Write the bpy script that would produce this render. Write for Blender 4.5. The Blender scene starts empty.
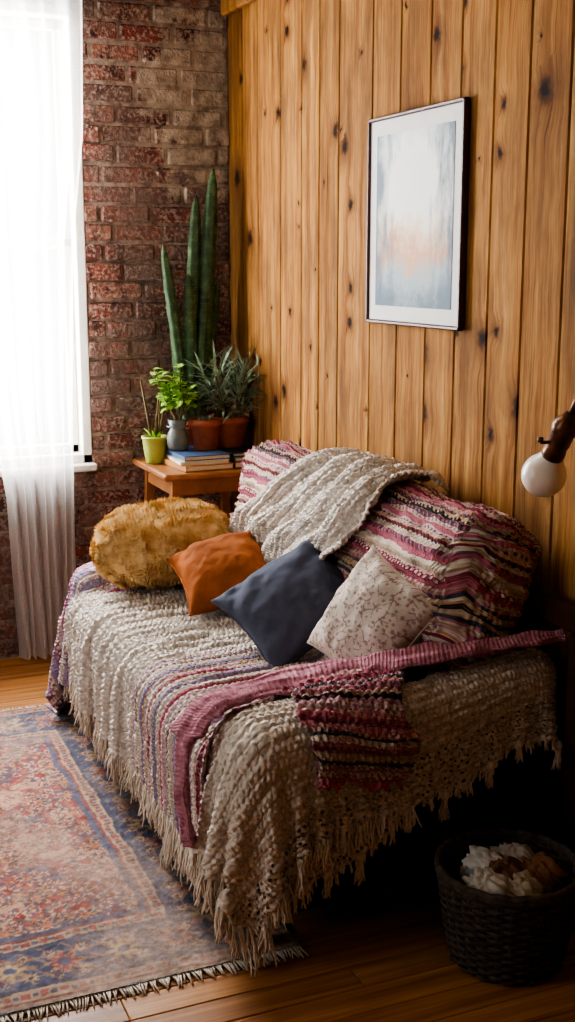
import bpy, math, random
import numpy as np
from mathutils import Vector, Matrix
random.seed(7)
rng=np.random.default_rng(7)
S=bpy.context.scene
try:
    S.view_settings.look='AgX - Medium High Contrast'
except Exception as ex: print('look',ex)
def lin(r,g,b):
    f=lambda c:(c/255/12.92) if c/255<=.04045 else ((c/255+.055)/1.055)**2.4
    return (f(r),f(g),f(b),1.0)
# ------------------------------------------------------------ node helper
class NT:
    def __init__(s,name,rough=.8,spec=.3):
        s.mat=bpy.data.materials.new(name); s.mat.use_nodes=True
        s.t=s.mat.node_tree; s.b=s.t.nodes['Principled BSDF']; s.out=s.t.nodes['Material Output']
        s.b.inputs['Roughness'].default_value=rough
        s.b.inputs['Specular IOR Level'].default_value=spec
    def n(s,ty,ins=None,**pr):
        nd=s.t.nodes.new(ty)
        for k,v in pr.items(): setattr(nd,k,v)
        for k,v in (ins or {}).items(): s.put(nd.inputs[k],v)
        return nd
    def put(s,sock,v):
        if isinstance(v,bpy.types.NodeSocket): s.t.links.new(v,sock)
        elif isinstance(v,bpy.types.Node): s.t.links.new(v.outputs[0],sock)
        else: sock.default_value=v
    def m(s,op,a,b=0.0,c=0.0,clamp=False):
        nd=s.n('ShaderNodeMath',{0:a,1:b,2:c},operation=op,use_clamp=clamp); return nd.outputs[0]
    def xyz(s,x=0.0,y=0.0,z=0.0): return s.n('ShaderNodeCombineXYZ',{0:x,1:y,2:z}).outputs[0]
    def sep(s,v): return s.n('ShaderNodeSeparateXYZ',{0:v}).outputs
    def obj(s): return s.n('ShaderNodeTexCoord').outputs['Object']
    def attr(s,name,o='Fac'): return s.n('ShaderNodeAttribute',attribute_name=name).outputs[o]
    def noise(s,vec,scale,detail=3,rough=.55,o=0):
        return s.n('ShaderNodeTexNoise',{'Vector':vec,'Scale':scale,'Detail':detail,'Roughness':rough}).outputs[o]
    def vor(s,vec,scale,**k):
        return s.n('ShaderNodeTexVoronoi',{'Vector':vec,'Scale':scale},**k)
    def ramp(s,f,stops,interp='LINEAR'):
        nd=s.n('ShaderNodeValToRGB',{0:f}); r=nd.color_ramp; r.interpolation=interp
        while len(r.elements)<len(stops): r.elements.new(.5)
        while len(r.elements)>len(stops): r.elements.remove(r.elements[-1])
        for i,(p,c) in enumerate(stops):
            r.elements[i].position=p
        for i,(p,c) in enumerate(stops): r.elements[i].color=c
        return nd.outputs[0]
    def mix(s,f,a,b,bt='MIX'):
        nd=s.n('ShaderNodeMix',data_type='RGBA',blend_type=bt)
        s.put(nd.inputs[0],f); s.put(nd.inputs[6],a); s.put(nd.inputs[7],b); return nd.outputs[2]
    def mr(s,v,a,b,c=0.0,d=1.0):
        return s.n('ShaderNodeMapRange',{0:v,1:a,2:b,3:c,4:d}).outputs[0]
    def col(s,c): s.put(s.b.inputs['Base Color'],c)
    def bump(s,h,st=.5,dist=.01):
        s.put(s.b.inputs['Normal'],s.n('ShaderNodeBump',{'Height':h,'Strength':st,'Distance':dist}).outputs[0])

def simple(name,c,rough=.7,var=.15,scale=20,metal=0,bump=0,spec=.3):
    k=NT(name,rough,spec); o=k.obj()
    nz=k.noise(o,scale,4)
    d=tuple(x*(1-var*2) for x in c[:3])+(1,); l=tuple(min(1,x*(1+var)) for x in c[:3])+(1,)
    k.col(k.ramp(nz,[(.3,d),(.7,l)])); k.b.inputs['Metallic'].default_value=metal
    if bump: k.bump(nz,bump,.01)
    return k.mat
# ------------------------------------------------------------ geometry helper
def empty(name):
    e=bpy.data.objects.new(name,None); S.collection.objects.link(e); e.empty_display_size=.1; return e
def mk(name,V,F,mats,parent=None,smooth=True,mi=None,rnd=None,recalc=True,tuv=None,col=None):
    me=bpy.data.meshes.new(name)
    me.from_pydata([tuple(v) for v in V] if not isinstance(V,np.ndarray) else V.tolist(),[],F if isinstance(F,list) else F.tolist())
    for m in (mats if isinstance(mats,list) else [mats]): me.materials.append(m)
    if mi is not None: me.polygons.foreach_set('material_index',mi)
    if rnd is not None:
        a=me.attributes.new('rnd','FLOAT','FACE'); a.data.foreach_set('value',rnd)
    if tuv is not None:
        a=me.attributes.new('tuv','FLOAT_VECTOR','POINT'); a.data.foreach_set('vector',np.asarray(tuv,dtype=np.float32).ravel())
    if col is not None:
        a=me.attributes.new('Col','FLOAT_COLOR','POINT'); a.data.foreach_set('color',np.asarray(col,dtype=np.float32).ravel())
    if recalc:
        import bmesh
        bm=bmesh.new(); bm.from_mesh(me); bmesh.ops.recalc_face_normals(bm,faces=bm.faces); bm.to_mesh(me); bm.free()
    me.polygons.foreach_set('use_smooth',[smooth]*len(me.polygons))
    me.update()
    o=bpy.data.objects.new(name,me); S.collection.objects.link(o)
    if parent: o.parent=parent
    return o
class G:
    def __init__(s): s.V=[];s.F=[];s.MI=[];s.R=[]
    def add(s,V,F,mi=0,r=0.0):
        o=len(s.V); s.V+= [tuple(v) for v in V]; s.F+=[tuple(i+o for i in f) for f in F]
        s.MI+=[mi]*len(F); s.R+=[r]*len(F)
    def box(s,lo,hi,b=.003,mi=0,r=None,M=None):
        lo=Vector(lo);hi=Vector(hi);c=(lo+hi)/2;h=(hi-lo)/2;b=min(b,min(h)*.9)
        r=random.random() if r is None else r
        V=[];ix={}
        for sx in(-1,1):
            for sy in(-1,1):
                for sz in(-1,1):
                    for a in range(3):
                        p=[sx*h[0],sy*h[1],sz*h[2]];sg=(sx,sy,sz)
                        for k in range(3):
                            if k!=a:p[k]-=sg[k]*b
                        ix[(sg,a)]=len(V); v=Vector(p)
                        v=(M@v) if M is not None else v
                        V.append(v+c)
        F=[]
        for a in range(3):
            o1,o2=[k for k in range(3) if k!=a]
            for sg in(-1,1):
                q=[]
                for (x,y) in((-1,-1),(1,-1),(1,1),(-1,1)):
                    t=[0,0,0];t[a]=sg;t[o1]=x;t[o2]=y;q.append(ix[(tuple(t),a)])
                F.append(q)
            for x in(-1,1):
                for y in(-1,1):
                    t1=[0,0,0];t1[a]=-1;t1[o1]=x;t1[o2]=y;t2=list(t1);t2[a]=1
                    t1=tuple(t1);t2=tuple(t2)
                    F.append([ix[(t1,o1)],ix[(t2,o1)],ix[(t2,o2)],ix[(t1,o2)]])
        for sx in(-1,1):
            for sy in(-1,1):
                for sz in(-1,1): F.append([ix[((sx,sy,sz),a)] for a in range(3)])
        s.add(V,F,mi,r)
    def tube(s,path,rad,seg=8,mi=0,cap=True,star=None,flat=None,r=0.0):
        path=[Vector(p) for p in path]; n=len(path)
        if not hasattr(rad,'__len__'): rad=[rad]*n
        V=[];F=[]
        t0=(path[1]-path[0]).normalized()
        u=t0.orthogonal().normalized()
        for i,p in enumerate(path):
            t=(path[min(i+1,n-1)]-path[max(i-1,0)]).normalized()
            u=(u-t*u.dot(t)).normalized(); w=t.cross(u)
            for k in range(seg):
                a=2*math.pi*k/seg
                rr=rad[i]*(1 if star is None else (1+star*(1 if k%2 else -1)))
                V.append(p+u*math.cos(a)*rr+w*math.sin(a)*rr)
        for i in range(n-1):
            for k in range(seg):
                k2=(k+1)%seg
                F.append((i*seg+k,i*seg+k2,(i+1)*seg+k2,(i+1)*seg+k))
        if cap: F.append(tuple(range(seg))[::-1]);F.append(tuple((n-1)*seg+k for k in range(seg)))
        s.add(V,F,mi,r)
    def lathe(s,prof,c,seg=32,mi=0,M=None):
        V=[];F=[];n=len(prof)
        for (r,z) in prof:
            for k in range(seg):
                a=2*math.pi*k/seg; v=Vector((r*math.cos(a),r*math.sin(a),z))
                if M is not None: v=M@v
                V.append(v+Vector(c))
        for i in range(n-1):
            for k in range(seg):
                k2=(k+1)%seg;F.append((i*seg+k,i*seg+k2,(i+1)*seg+k2,(i+1)*seg+k))
        s.add(V,F,mi)
    def obj(s,name,mats,parent=None,smooth=False,recalc=True):
        return mk(name,s.V,s.F,mats,parent,smooth,s.MI,s.R,recalc)
_tab=rng.random((256,256))
def vn(x,y,sc=1.0,seed=0):
    x=np.asarray(x)*sc+seed*17.3+100;y=np.asarray(y)*sc+seed*31.7+100
    xi=np.floor(x).astype(int);yi=np.floor(y).astype(int);fx=x-xi;fy=y-yi
    fx=fx*fx*(3-2*fx);fy=fy*fy*(3-2*fy)
    g=lambda a,b:_tab[a%256,b%256]
    return (g(xi,yi)*(1-fx)+g(xi+1,yi)*fx)*(1-fy)+(g(xi,yi+1)*(1-fx)+g(xi+1,yi+1)*fx)*fy
def fbm(x,y,sc,seed=0,o=3):
    r=0;a=.5;t=0
    for k in range(o): r=r+a*vn(x,y,sc*2**k,seed+k);t+=a;a*=.5
    return r/t

D=4.7; CX=-1.736; CH=1.555
RX0=-3.4; RY0=-1.2; RZ=2.62
# ============================================================ MATERIALS
k=NT('knotty_pine',.8,.08); o=k.sep(k.obj()); rn=k.attr('rnd')
yy=k.m('MULTIPLY_ADD',rn,7.3,o[1]); zz=k.m('MULTIPLY_ADD',rn,13.7,o[2])
wob=k.noise(k.xyz(yy,zz),6,2)
yw=k.m('MULTIPLY_ADD',wob,.03,yy)
vec=k.xyz(k.m('MULTIPLY_ADD',k.noise(k.xyz(yy,zz),40,2),.03,yw),k.m('MULTIPLY_ADD',k.noise(k.xyz(yy,zz),30,2),.03,k.m('MULTIPLY',zz,.85)))
v=k.vor(vec,5.2,voronoi_dimensions='2D'); Dd=v.outputs['Distance']; cc=k.sep(v.outputs['Color'])
rad=k.m('MULTIPLY_ADD',k.m('POWER',cc[0],2.5),.13,.028)
rad=k.m('MULTIPLY',rad,k.m('GREATER_THAN',cc[1],.25)); rad=k.m('ADD',rad,.0005)
q=k.m('DIVIDE',Dd,rad)
knot=k.mr(q,1.2,.45); halo=k.mr(q,3.6,.8); halo2=k.m('POWER',halo,2.0)
gx=k.m('MULTIPLY_ADD',halo,.02,yw)
g1=k.noise(k.xyz(k.m('MULTIPLY',gx,26.),k.m('MULTIPLY',zz,.9)),1.0,6,.7)
g2=k.noise(k.xyz(k.m('MULTIPLY',gx,190.),k.m('MULTIPLY',zz,5.)),1.0,3,.6)
g=k.m('MULTIPLY_ADD',g2,.4,k.m('MULTIPLY',g1,.75))
base=k.ramp(g,[(.40,lin(84,50,24)),(.50,lin(142,94,48)),(.6,lin(168,120,66)),(.72,lin(192,148,94))])
tint=k.ramp(rn,[(0,(.62,.59,.54,1)),(.3,(.95,.93,.88,1)),(.6,(1.0,1.0,.97,1)),(.8,(.74,.71,.64,1)),(1,(.9,.85,.76,1))])
base=k.mix(.95,base,tint,'MULTIPLY')
sm=k.noise(k.xyz(k.m('MULTIPLY',yy,3.),zz),2.2,5,.65)
base=k.mix(k.mr(sm,.43,.72,0.,.75),base,lin(84,58,38))
base=k.mix(k.m('MULTIPLY',halo2,.75),base,lin(80,44,20))
base=k.mix(k.m('MULTIPLY',knot,.97),base,lin(24,12,7))
k.col(base); k.bump(k.m('SUBTRACT',g,knot),.25,.003)
PINE=k.mat
k=NT('oak_floorboards',.45,.3); o=k.sep(k.obj()); rn=k.attr('rnd')
xx=k.m('MULTIPLY_ADD',rn,9.1,o[0]); yy=k.m('MULTIPLY_ADD',rn,3.3,o[1])
g=k.noise(k.xyz(k.m('MULTIPLY',xx,1.6),k.m('MULTIPLY',yy,45.)),1.,5,.6)
g3=k.noise(k.xyz(xx,yy),3.,3)
c=k.ramp(g,[(.3,lin(116,72,38)),(.5,lin(168,114,62)),(.72,lin(202,150,92))])
c=k.mix(.9,c,k.ramp(rn,[(0,(.65,.6,.55,1)),(.5,(.9,.85,.8,1)),(1,(1,.95,.85,1))]),'MULTIPLY')
c=k.mix(k.mr(g3,.5,.8,0,.4),c,lin(96,62,36))
k.col(c); k.put(k.b.inputs['Roughness'],k.mr(g3,.3,.7,.38,.58)); k.bump(g,.15,.002)
FLOORM=k.mat
k=NT('old_red_brick',.9,.1); ob=k.obj(); o=k.sep(ob); rn=k.attr('rnd')
n1=k.noise(ob,18,4,.65); n2=k.noise(ob,70,3,.6); n3=k.noise(ob,4,3,.6)
c=k.ramp(rn,[(0,lin(76,44,40)),(.2,lin(118,64,54)),(.45,lin(134,76,62)),(.6,lin(98,52,46)),(.8,lin(146,96,80)),(1,lin(90,70,64))])
c=k.mix(k.mr(n1,.44,.68,0,.9),c,lin(52,36,33))
c=k.mix(k.mr(n2,.48,.64,0,.85),c,lin(164,144,130))
c=k.mix(k.mr(n3,.44,.66,0,.8),c,lin(114,98,90))
def patch(k,o,ob,c):
    dx=k.m('DIVIDE',k.m('ADD',o[0],.13),.21); dz=k.m('DIVIDE',k.m('SUBTRACT',o[2],2.20),.34)
    d=k.m('SQRT',k.m('ADD',k.m('MULTIPLY',dx,dx),k.m('MULTIPLY',dz,dz)))
    nn=k.noise(ob,9,4,.6); d=k.m('MULTIPLY_ADD',k.m('SUBTRACT',nn,.5),2.6,d)
    pc=k.ramp(k.noise(ob,25,4),[(.3,lin(116,102,90)),(.7,lin(184,168,150))])
    return k.mix(k.mr(d,1.1,.9),c,pc)
c=patch(k,o,ob,c); k.col(c); k.bump(k.m('ADD',n1,n2),1.0,.010)
BRICK=k.mat
k=NT('mortar',.95,.1); ob=k.obj(); n1=k.noise(ob,40,4,.6)
c=k.ramp(n1,[(.3,lin(88,74,66)),(.7,lin(164,144,130))]); c=patch(k,k.sep(ob),ob,c)
k.col(c); k.bump(n1,.8,.006); MORTAR=k.mat
PLASTER=simple('plaster_wall',lin(122,110,96),.9,.06,4)
CEIL=simple('ceiling_paint',lin(158,148,134),.9,.04,4)
WHITEW=simple('window_paint',lin(232,228,220),.5,.06,15)
DARKW=simple('dark_wood',lin(66,38,22),.4,.25,14)
SOFAM=simple('sofa_black_upholstery',lin(26,21,21),.95,.2,60,spec=.1)
# ============================================================ ROOM
g=G()
y=RY0
while y<D:
    w=.083
    xs=[RX0]; x=RX0+random.uniform(.3,1.6)
    while x<-.3: xs.append(x); x+=random.uniform(1.1,2.0)
    xs.append(0)
    for a,b in zip(xs[:-1],xs[1:]):
        g.box((a+.0006,y+.0010,-.03),(b-.0006,min(y+w,D)-.0010,0),.002)
    y+=w
g.box((RX0-.2,RY0-.2,-.08),(.1,D+.2,-.031),.001,r=0)
g.obj('floor',[FLOORM])
g=G()
ed=[4.7,4.54,4.38,4.16,3.97,3.82,3.667,3.43,3.25,3.074,2.909,2.745,2.587,2.42]
while ed[-1]-.18>RY0: ed.append(ed[-1]-random.choice([.15,.17,.2,.22]))
ed.append(RY0)
for a,b in zip(ed[1:],ed[:-1]): g.box((0,a+.0016,0),(.03,b-.0016,RZ),.004)
g.box((.024,RY0-.2,0),(.14,D+.2,RZ),.001,r=0)
g.obj('wall_right',[PINE])
WX0,WX1,WZ0,WZ1=-1.55,-.598,.775,2.50
g=G()
for lo,hi in [((WX1,0),(.0,RZ)),((RX0-.2,0),(WX0,RZ)),((WX0,0),(WX1,WZ0)),((WX0,WZ1),(WX1,RZ))]:
    g.box((lo[0],D,lo[1]),(hi[0],D+.24,hi[1]),.001,1)
ch=.0745;zc=0;row=0
while zc<RZ-.02:
    z0,z1=zc+.006,min(zc+ch-.006,RZ-.001); x=RX0-(.105 if row%2 else 0)+random.uniform(-.02,.02)
    while x<0:
        L=.212+random.uniform(-.012,.012); a,b=x+.006,min(x+L-.006,-.001); segs=[(a,b)]
        if z1>WZ0 and z0<WZ1:
            segs=[]
            if a<WX0: segs.append((a,min(b,WX0)))
            if b>WX1: segs.append((max(a,WX1),b))
        for (p,q_) in segs:
            if q_-p>.015:
                j=random.uniform(-.004,.010); jz=random.uniform(-.003,.003)
                g.box((max(p,RX0),D-.006-j,z0+jz),(q_,D+.04,z1+jz),random.uniform(.004,.010),0)
        x+=L
    zc+=ch;row+=1
g.obj('wall_back',[BRICK,MORTAR],smooth=False)
LY0,LY1,LZ0,LZ1=1.9,3.1,.85,2.3
g=G()
g.box((RX0-.15,RY0-.2,0),(RX0,LY0,RZ),.001);g.box((RX0-.15,LY1,0),(RX0,D,RZ),.001)
g.box((RX0-.15,LY0,0),(RX0,LY1,LZ0),.001);g.box((RX0-.15,LY0,LZ1),(RX0,LY1,RZ),.001)
g.obj('wall_left',[PLASTER])
g=G();g.box((RX0-.15,RY0-.15,0),(.1,RY0,RZ),.001);g.obj('wall_front',[PLASTER])
g=G();g.box((RX0-.15,RY0-.2,RZ),(.14,D+.24,RZ+.1),.001);g.obj('ceiling',[CEIL])
g=G();g.box((-.035,RY0,2.505),(-.0005,D-.016,2.60),.008);g.box((-.05,RY0,2.585),(-.0005,D-.016,RZ-.001),.008)
g.obj('trim_1',[PINE])
g=G();g.box((RX0+.001,RY0+.02,0.001),(RX0+.02,D-.03,.12),.004);g.obj('baseboard_left',[WHITEW])
GL=NT('window_glass');nt=GL.t
tr=GL.n('ShaderNodeBsdfTransparent');gl=GL.n('ShaderNodeBsdfGlossy',{'Roughness':.05})
mx=GL.n('ShaderNodeMixShader',{0:.05,1:tr.outputs[0],2:gl.outputs[0]});nt.links.new(mx.outputs[0],GL.out.inputs[0])
def window(name,ax,lo,hi,z0,z1,wallp,out):
    e=empty(name)
    def bx(g,a0,a1,d0,d1,za,zb,b=.004):
        if ax==0: g.box((a0,min(wallp+out*d0,wallp+out*d1),za),(a1,max(wallp+out*d0,wallp+out*d1),zb),b)
        else: g.box((min(wallp+out*d0,wallp+out*d1),a0,za),(max(wallp+out*d0,wallp+out*d1),a1,zb),b)
    g=G(); f=.038;m=(z0+z1)/2
    bx(g,lo,lo+f,-.012,.14,z0,z1);bx(g,hi-f,hi,-.012,.14,z0,z1);bx(g,lo,hi,-.012,.14,z0,z0+f);bx(g,lo,hi,-.012,.14,z1-f,z1)
    bx(g,lo-.04,hi+.012,-.045,.06,z0-.028,z0+.002,.006)
    g.obj('frame',[WHITEW],e)
    g=G();s=.035
    for (a,b,d) in((z0+f,m+.02,.05),(m-.02,z1-f,.085)):
        bx(g,lo+f,lo+f+s,d,d+.03,a,b);bx(g,hi-f-s,hi-f,d,d+.03,a,b);bx(g,lo+f,hi-f,d,d+.03,a,a+s);bx(g,lo+f,hi-f,d,d+.03,b-s,b)
    g.obj('sashes',[WHITEW],e)
    g=G();bx(g,lo+f+.01,hi-f-.01,.063,.067,z0+f,m,.0005);bx(g,lo+f+.01,hi-f-.01,.098,.102,m,z1-f,.0005)
    g.obj('glass_panes',[GL.mat],e)
window('window_1',0,WX0,WX1,WZ0,WZ1,D,1)
window('window_2',1,LY0,LY1,LZ0,LZ1,RX0,-1)
k=NT('sheer_curtain');n=k.noise(k.obj(),220,2)
df=k.n('ShaderNodeBsdfDiffuse',{'Color':(.88,.87,.86,1)});tl=k.n('ShaderNodeBsdfTranslucent',{'Color':(.95,.94,.93,1)});tp=k.n('ShaderNodeBsdfTransparent')
a=k.n('ShaderNodeMixShader',{0:.6,1:df.outputs[0],2:tl.outputs[0]});b=k.n('ShaderNodeMixShader',{0:k.mr(n,.3,.7,.32,.52),1:a.outputs[0],2:tp.outputs[0]})
k.t.links.new(b.outputs[0],k.out.inputs[0]);SHEER=k.mat
def curtain(name,Lf,Rf,zt,zb,nf,yb,seed):
    nu,nv=160,70;V=[]
    for j in range(nv):
        t=j/(nv-1);z=zt+(zb-zt)*t
        L,R=Lf(t),Rf(t)
        for i in range(nu):
            s=i/(nu-1)
            am=.020+.012*math.sin(3*s+seed)
            ph=nf*2*math.pi*s+.6*math.sin(2.2*t*3+5*s+seed)
            V.append((L+(R-L)*s+.008*math.sin(ph*.5+4*t),yb+am*math.sin(ph)+.006*math.sin(9*s+7*t+seed),z))
    F=[(j*nu+i,j*nu+i+1,(j+1)*nu+i+1,(j+1)*nu+i) for j in range(nv-1) for i in range(nu-1)]
    return mk(name,V,F,SHEER)
def pw(pts): return lambda t:float(np.interp(t,[p[0] for p in pts],[p[1] for p in pts]))
curtain('curtain',pw([(0,-1.15),(.6,-1.02),(.74,-.965),(1,-.93)]),pw([(0,-.605),(.2,-.61),(.35,-.655),(.6,-.685),(.8,-.70),(1,-.71)]),2.53,.02,7,4.60,.3)
curtain('curtain.001',pw([(0,-1.62),(1,-1.58)]),pw([(0,-1.25),(.6,-1.35),(1,-1.38)]),2.53,.02,5,4.60,2.)
g=G();g.tube([(-1.75,4.60,2.545),(-.5,4.60,2.545)],.011,12);
for x in(-1.7,-.53): g.tube([(x,4.6,2.545),(x,4.695,2.545)],.007,8);g.lathe([(0,-.02),(.015,-.012),(.02,0),(.015,.012),(0,.02)],(x-.05 if x<-1 else x+.03,4.6,2.545),12)
g.obj('curtain_rod',[DARKW],smooth=True)

# ============================================================ SOFA + SDF
def sdb(p,c,h,r):
    q_=np.abs(p-np.array(c))-(np.array(h)-r)
    return np.linalg.norm(np.maximum(q_,0),axis=-1)+np.minimum(q_.max(-1),0)-r
TA=math.radians(12)
BC=np.array([-.205,3.11,.675]);BH=np.array([.125,.735,.27]);BR=.115
def tilt(p):
    q_=p-BC; x=q_[...,0]*math.cos(TA)-q_[...,2]*math.sin(TA); z=q_[...,0]*math.sin(TA)+q_[...,2]*math.cos(TA)
    return np.stack([x,q_[...,1],z],-1)
SEAT=((-.47,3.12,.27),(.41,.83,.19),.06)
ARM1=((-.455,2.385,.33),(.405,.095,.245),.06)
ARM2=((-.455,3.895,.32),(.405,.075,.225),.06)
SH=.13
def shear(p):
    q_=p.copy(); q_[...,2]=q_[...,2]-SH*(q_[...,0]+.455); return q_
def sdf(p):
    d=sdb(p,*SEAT); d=np.minimum(d,sdb(shear(p),*ARM1)); d=np.minimum(d,sdb(p,*ARM2))
    d=np.minimum(d,sdb(tilt(p),(0,0,0),BH,BR))
    d=np.minimum(d,p[...,2]); return np.minimum(d,-p[...,0])
def grad(p,d0):
    e=1e-3;g_=np.stack([sdf(p+np.array(v_)*e)-d0 for v_ in((1,0,0),(0,1,0),(0,0,1))],-1)
    return g_/np.maximum(np.linalg.norm(g_,axis=-1,keepdims=True),1e-9)
def rbox(h,r,res):
    h=np.array(h);V=[];F=[]
    for a in range(3):
        o1,o2=[q_ for q_ in range(3) if q_!=a]
        n1=max(4,int(2*h[o1]/res));n2=max(4,int(2*h[o2]/res))
        for sg in(-1,1):
            A,Bm=np.meshgrid(np.linspace(-h[o1],h[o1],n1+1),np.linspace(-h[o2],h[o2],n2+1),indexing='ij')
            P=np.zeros(A.shape+(3,));P[...,a]=sg*h[a];P[...,o1]=A;P[...,o2]=Bm
            o_=sum(len(v_) for v_ in V);V.append(P.reshape(-1,3))
            I=np.arange((n1+1)*(n2+1)).reshape(n1+1,n2+1)+o_
            F.append(np.stack([I[:-1,:-1],I[1:,:-1],I[1:,1:],I[:-1,1:]],-1).reshape(-1,4))
    V=np.concatenate(V);F=np.concatenate(F)
    key=np.round(V,6);_,ix,inv=np.unique(key,axis=0,return_index=True,return_inverse=True)
    inv=np.asarray(inv).ravel();V=V[ix];F=inv[F]
    inn=np.clip(V,-(h-r),h-r);n_=V-inn;n_/=np.maximum(np.linalg.norm(n_,axis=1,keepdims=True),1e-9)
    return inn+r*n_,F,n_
sofa=empty('sofa')
for nm,(c,h,r) in(('seat_base',SEAT),('arm_near',ARM1),('arm_far',ARM2)):
    V,F,N_=rbox(h,r,.05);V=V+np.array(c)
    if nm=='arm_near': V[:,2]=np.where(V[:,2]>.2,V[:,2]+SH*(V[:,0]+.455),V[:,2])
    mk(nm,V,F,SOFAM,sofa)
g=G()
for x in(-.82,-.1):
    for y in(2.35,3.9): g.tube([(x,y,.001),(x,y,.1)],[.02,.028],10)
g.obj('legs',[DARKW],sofa,True)
g=G();g.box((-.062,2.17,.70),(-.012,2.36,.765),.01);g.box((-.055,2.20,.02),(-.015,2.26,.70),.008);g.obj('wood_back_frame',[DARKW],sofa)

def stripes(name,pal,period,axis=1,patt=True,rough=.95,cell=.019,rowh=.011,thr=.45):
    k=NT(name,rough,.1);tv=k.sep(k.attr('tuv','Vector'));u=tv[1-axis];v=tv[axis]
    vec=k.xyz(tv[0],tv[1])
    w=k.noise(vec,14,2); v2=k.m('MULTIPLY_ADD',w,.022,v)
    f=k.m('FRACT',k.m('DIVIDE',v2,period))
    tot=sum(p[0] for p in pal);st=[];acc=0
    for wd,c in pal: st.append((acc/tot,c));acc+=wd
    c=k.ramp(f,st,'CONSTANT')
    f2=k.m('FRACT',k.m('ADD',k.m('DIVIDE',v2,period),.37))
    c2=k.ramp(f2,st,'CONSTANT')
    ce=k.m('MULTIPLY',k.m('SINE',k.m('MULTIPLY',u,2*math.pi/cell)),k.m('SINE',k.m('MULTIPLY',v2,math.pi/rowh)))
    rowon=k.m('GREATER_THAN',k.noise(k.xyz(0.,v2),26,0),thr)
    if patt: c=k.mix(k.m('MULTIPLY',k.m('MULTIPLY',k.m('GREATER_THAN',ce,.08),rowon),.9),c,c2)
    sp=k.noise(vec,230,2,.7)
    c=k.mix(.5,c,k.ramp(sp,[(.3,(.42,.4,.38,1)),(.65,(1.1,1.1,1.1,1))]),'MULTIPLY')
    k.col(c)
    bm=k.m('ADD',k.m('MULTIPLY',k.m('SINE',k.m('MULTIPLY',v2,2*math.pi/.011)),.5),k.m('MULTIPLY',k.m('SINE',k.m('MULTIPLY',u,2*math.pi/.009)),.5))
    bm=k.m('ADD',bm,k.m('MULTIPLY',sp,1.4));k.bump(bm,.7,.005)
    return k.mat
PINK=lin(192,110,126);CR=lin(226,212,194);TEAL=lin(74,82,98);BURG=lin(138,60,72);MUS=lin(202,164,118);LIL=lin(168,150,176);PALE=lin(224,194,192);DK=lin(62,50,56);TAN=lin(198,174,148);MAUVE=lin(168,118,132)
ST_BACK=stripes('striped_crochet_back',[(1.6,PINK),(1,CR),(.7,BURG),(1.6,PALE),(.9,PINK),(1,CR),(.8,TEAL),(.7,TAN),(.8,DK),(1,MUS),(.8,TEAL),(1,TAN),(1.4,PINK),(.8,BURG),(1.3,TAN),(.7,CR)],.235)
ST_SEAT=stripes('striped_blanket_wool',[(2,PALE),(.8,PINK),(2.4,CR),(1.2,LIL),(1.8,CR),(.6,PINK),(1.8,PALE),(.9,MUS),(1.8,LIL),(1.8,CR),(.5,MAUVE),(1.2,CR)],.30,axis=1,thr=.6)
ST_ARM=stripes('striped_mauve_wool',[(.5,BURG),(1.4,PINK),(1,PALE),(.9,MAUVE),(.5,DK),(.8,TAN),(1.2,MAUVE),(.8,CR),(.5,TEAL),(1,PINK)],.15,axis=1,rowh=.008,cell=.014)
ST_FAR=stripes('lilac_rose_wool',[(2,LIL),(1,PINK),(1,PALE),(1.0,MAUVE),(1.3,LIL),(1,CR)],.16,axis=1)
def plainknit(name,c1,c2,c3,lace=0,v0=0.):
    k=NT(name,.95,.1);at=k.attr('tuv','Vector');tv=k.sep(at)
    n1=k.noise(at,9,3);n2=k.noise(at,150,3,.7);n3=k.noise(at,45,3,.6)
    c=k.ramp(n3,[(.3,c1),(.5,c2),(.7,c3)])
    c=k.mix(k.mr(n1,.5,.8,0,.3),c,c1)
    c=k.mix(.5,c,k.ramp(n2,[(.32,(.5,.48,.47,1)),(.6,(1.08,1.08,1.08,1))]),'MULTIPLY')
    k.col(c)
    wv=k.noise(at,25,2);vv=k.m('MULTIPLY_ADD',wv,.01,tv[1]);uu=k.m('MULTIPLY_ADD',wv,.01,tv[0])
    h=k.m('ADD',k.m('SINE',k.m('MULTIPLY',vv,2*math.pi/.012)),k.m('SINE',k.m('MULTIPLY',uu,2*math.pi/.012)))
    k.bump(k.m('ADD',k.m('MULTIPLY',h,.4),k.m('MULTIPLY',n2,1.6)),.7,.006)
    k.b.inputs['Sheen Weight'].default_value=.1
    if lace:
        vo=k.vor(k.xyz(uu,vv),75.,voronoi_dimensions='2D')
        hole=k.m('MULTIPLY',k.m('LESS_THAN',vo.outputs['Distance'],.24),k.m('LESS_THAN',k.m('MULTIPLY_ADD',n1,.08,tv[1]),lace))
        k.put(k.b.inputs['Alpha'],k.m('SUBTRACT',1.0,hole))
    return k.mat
CREAM=plainknit('cream_chunky_knit',lin(202,186,172),lin(236,224,210),lin(250,242,232))
CREAM2=plainknit('cream_lace_crochet',lin(196,178,162),lin(232,216,200),lin(246,236,224),.12)
CREAM3=plainknit('cream_lace_net',lin(196,178,162),lin(232,216,200),lin(246,236,224),.22)
PINKK=plainknit('rose_knit_border',lin(150,86,102),lin(192,124,140),lin(212,152,162))

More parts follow.
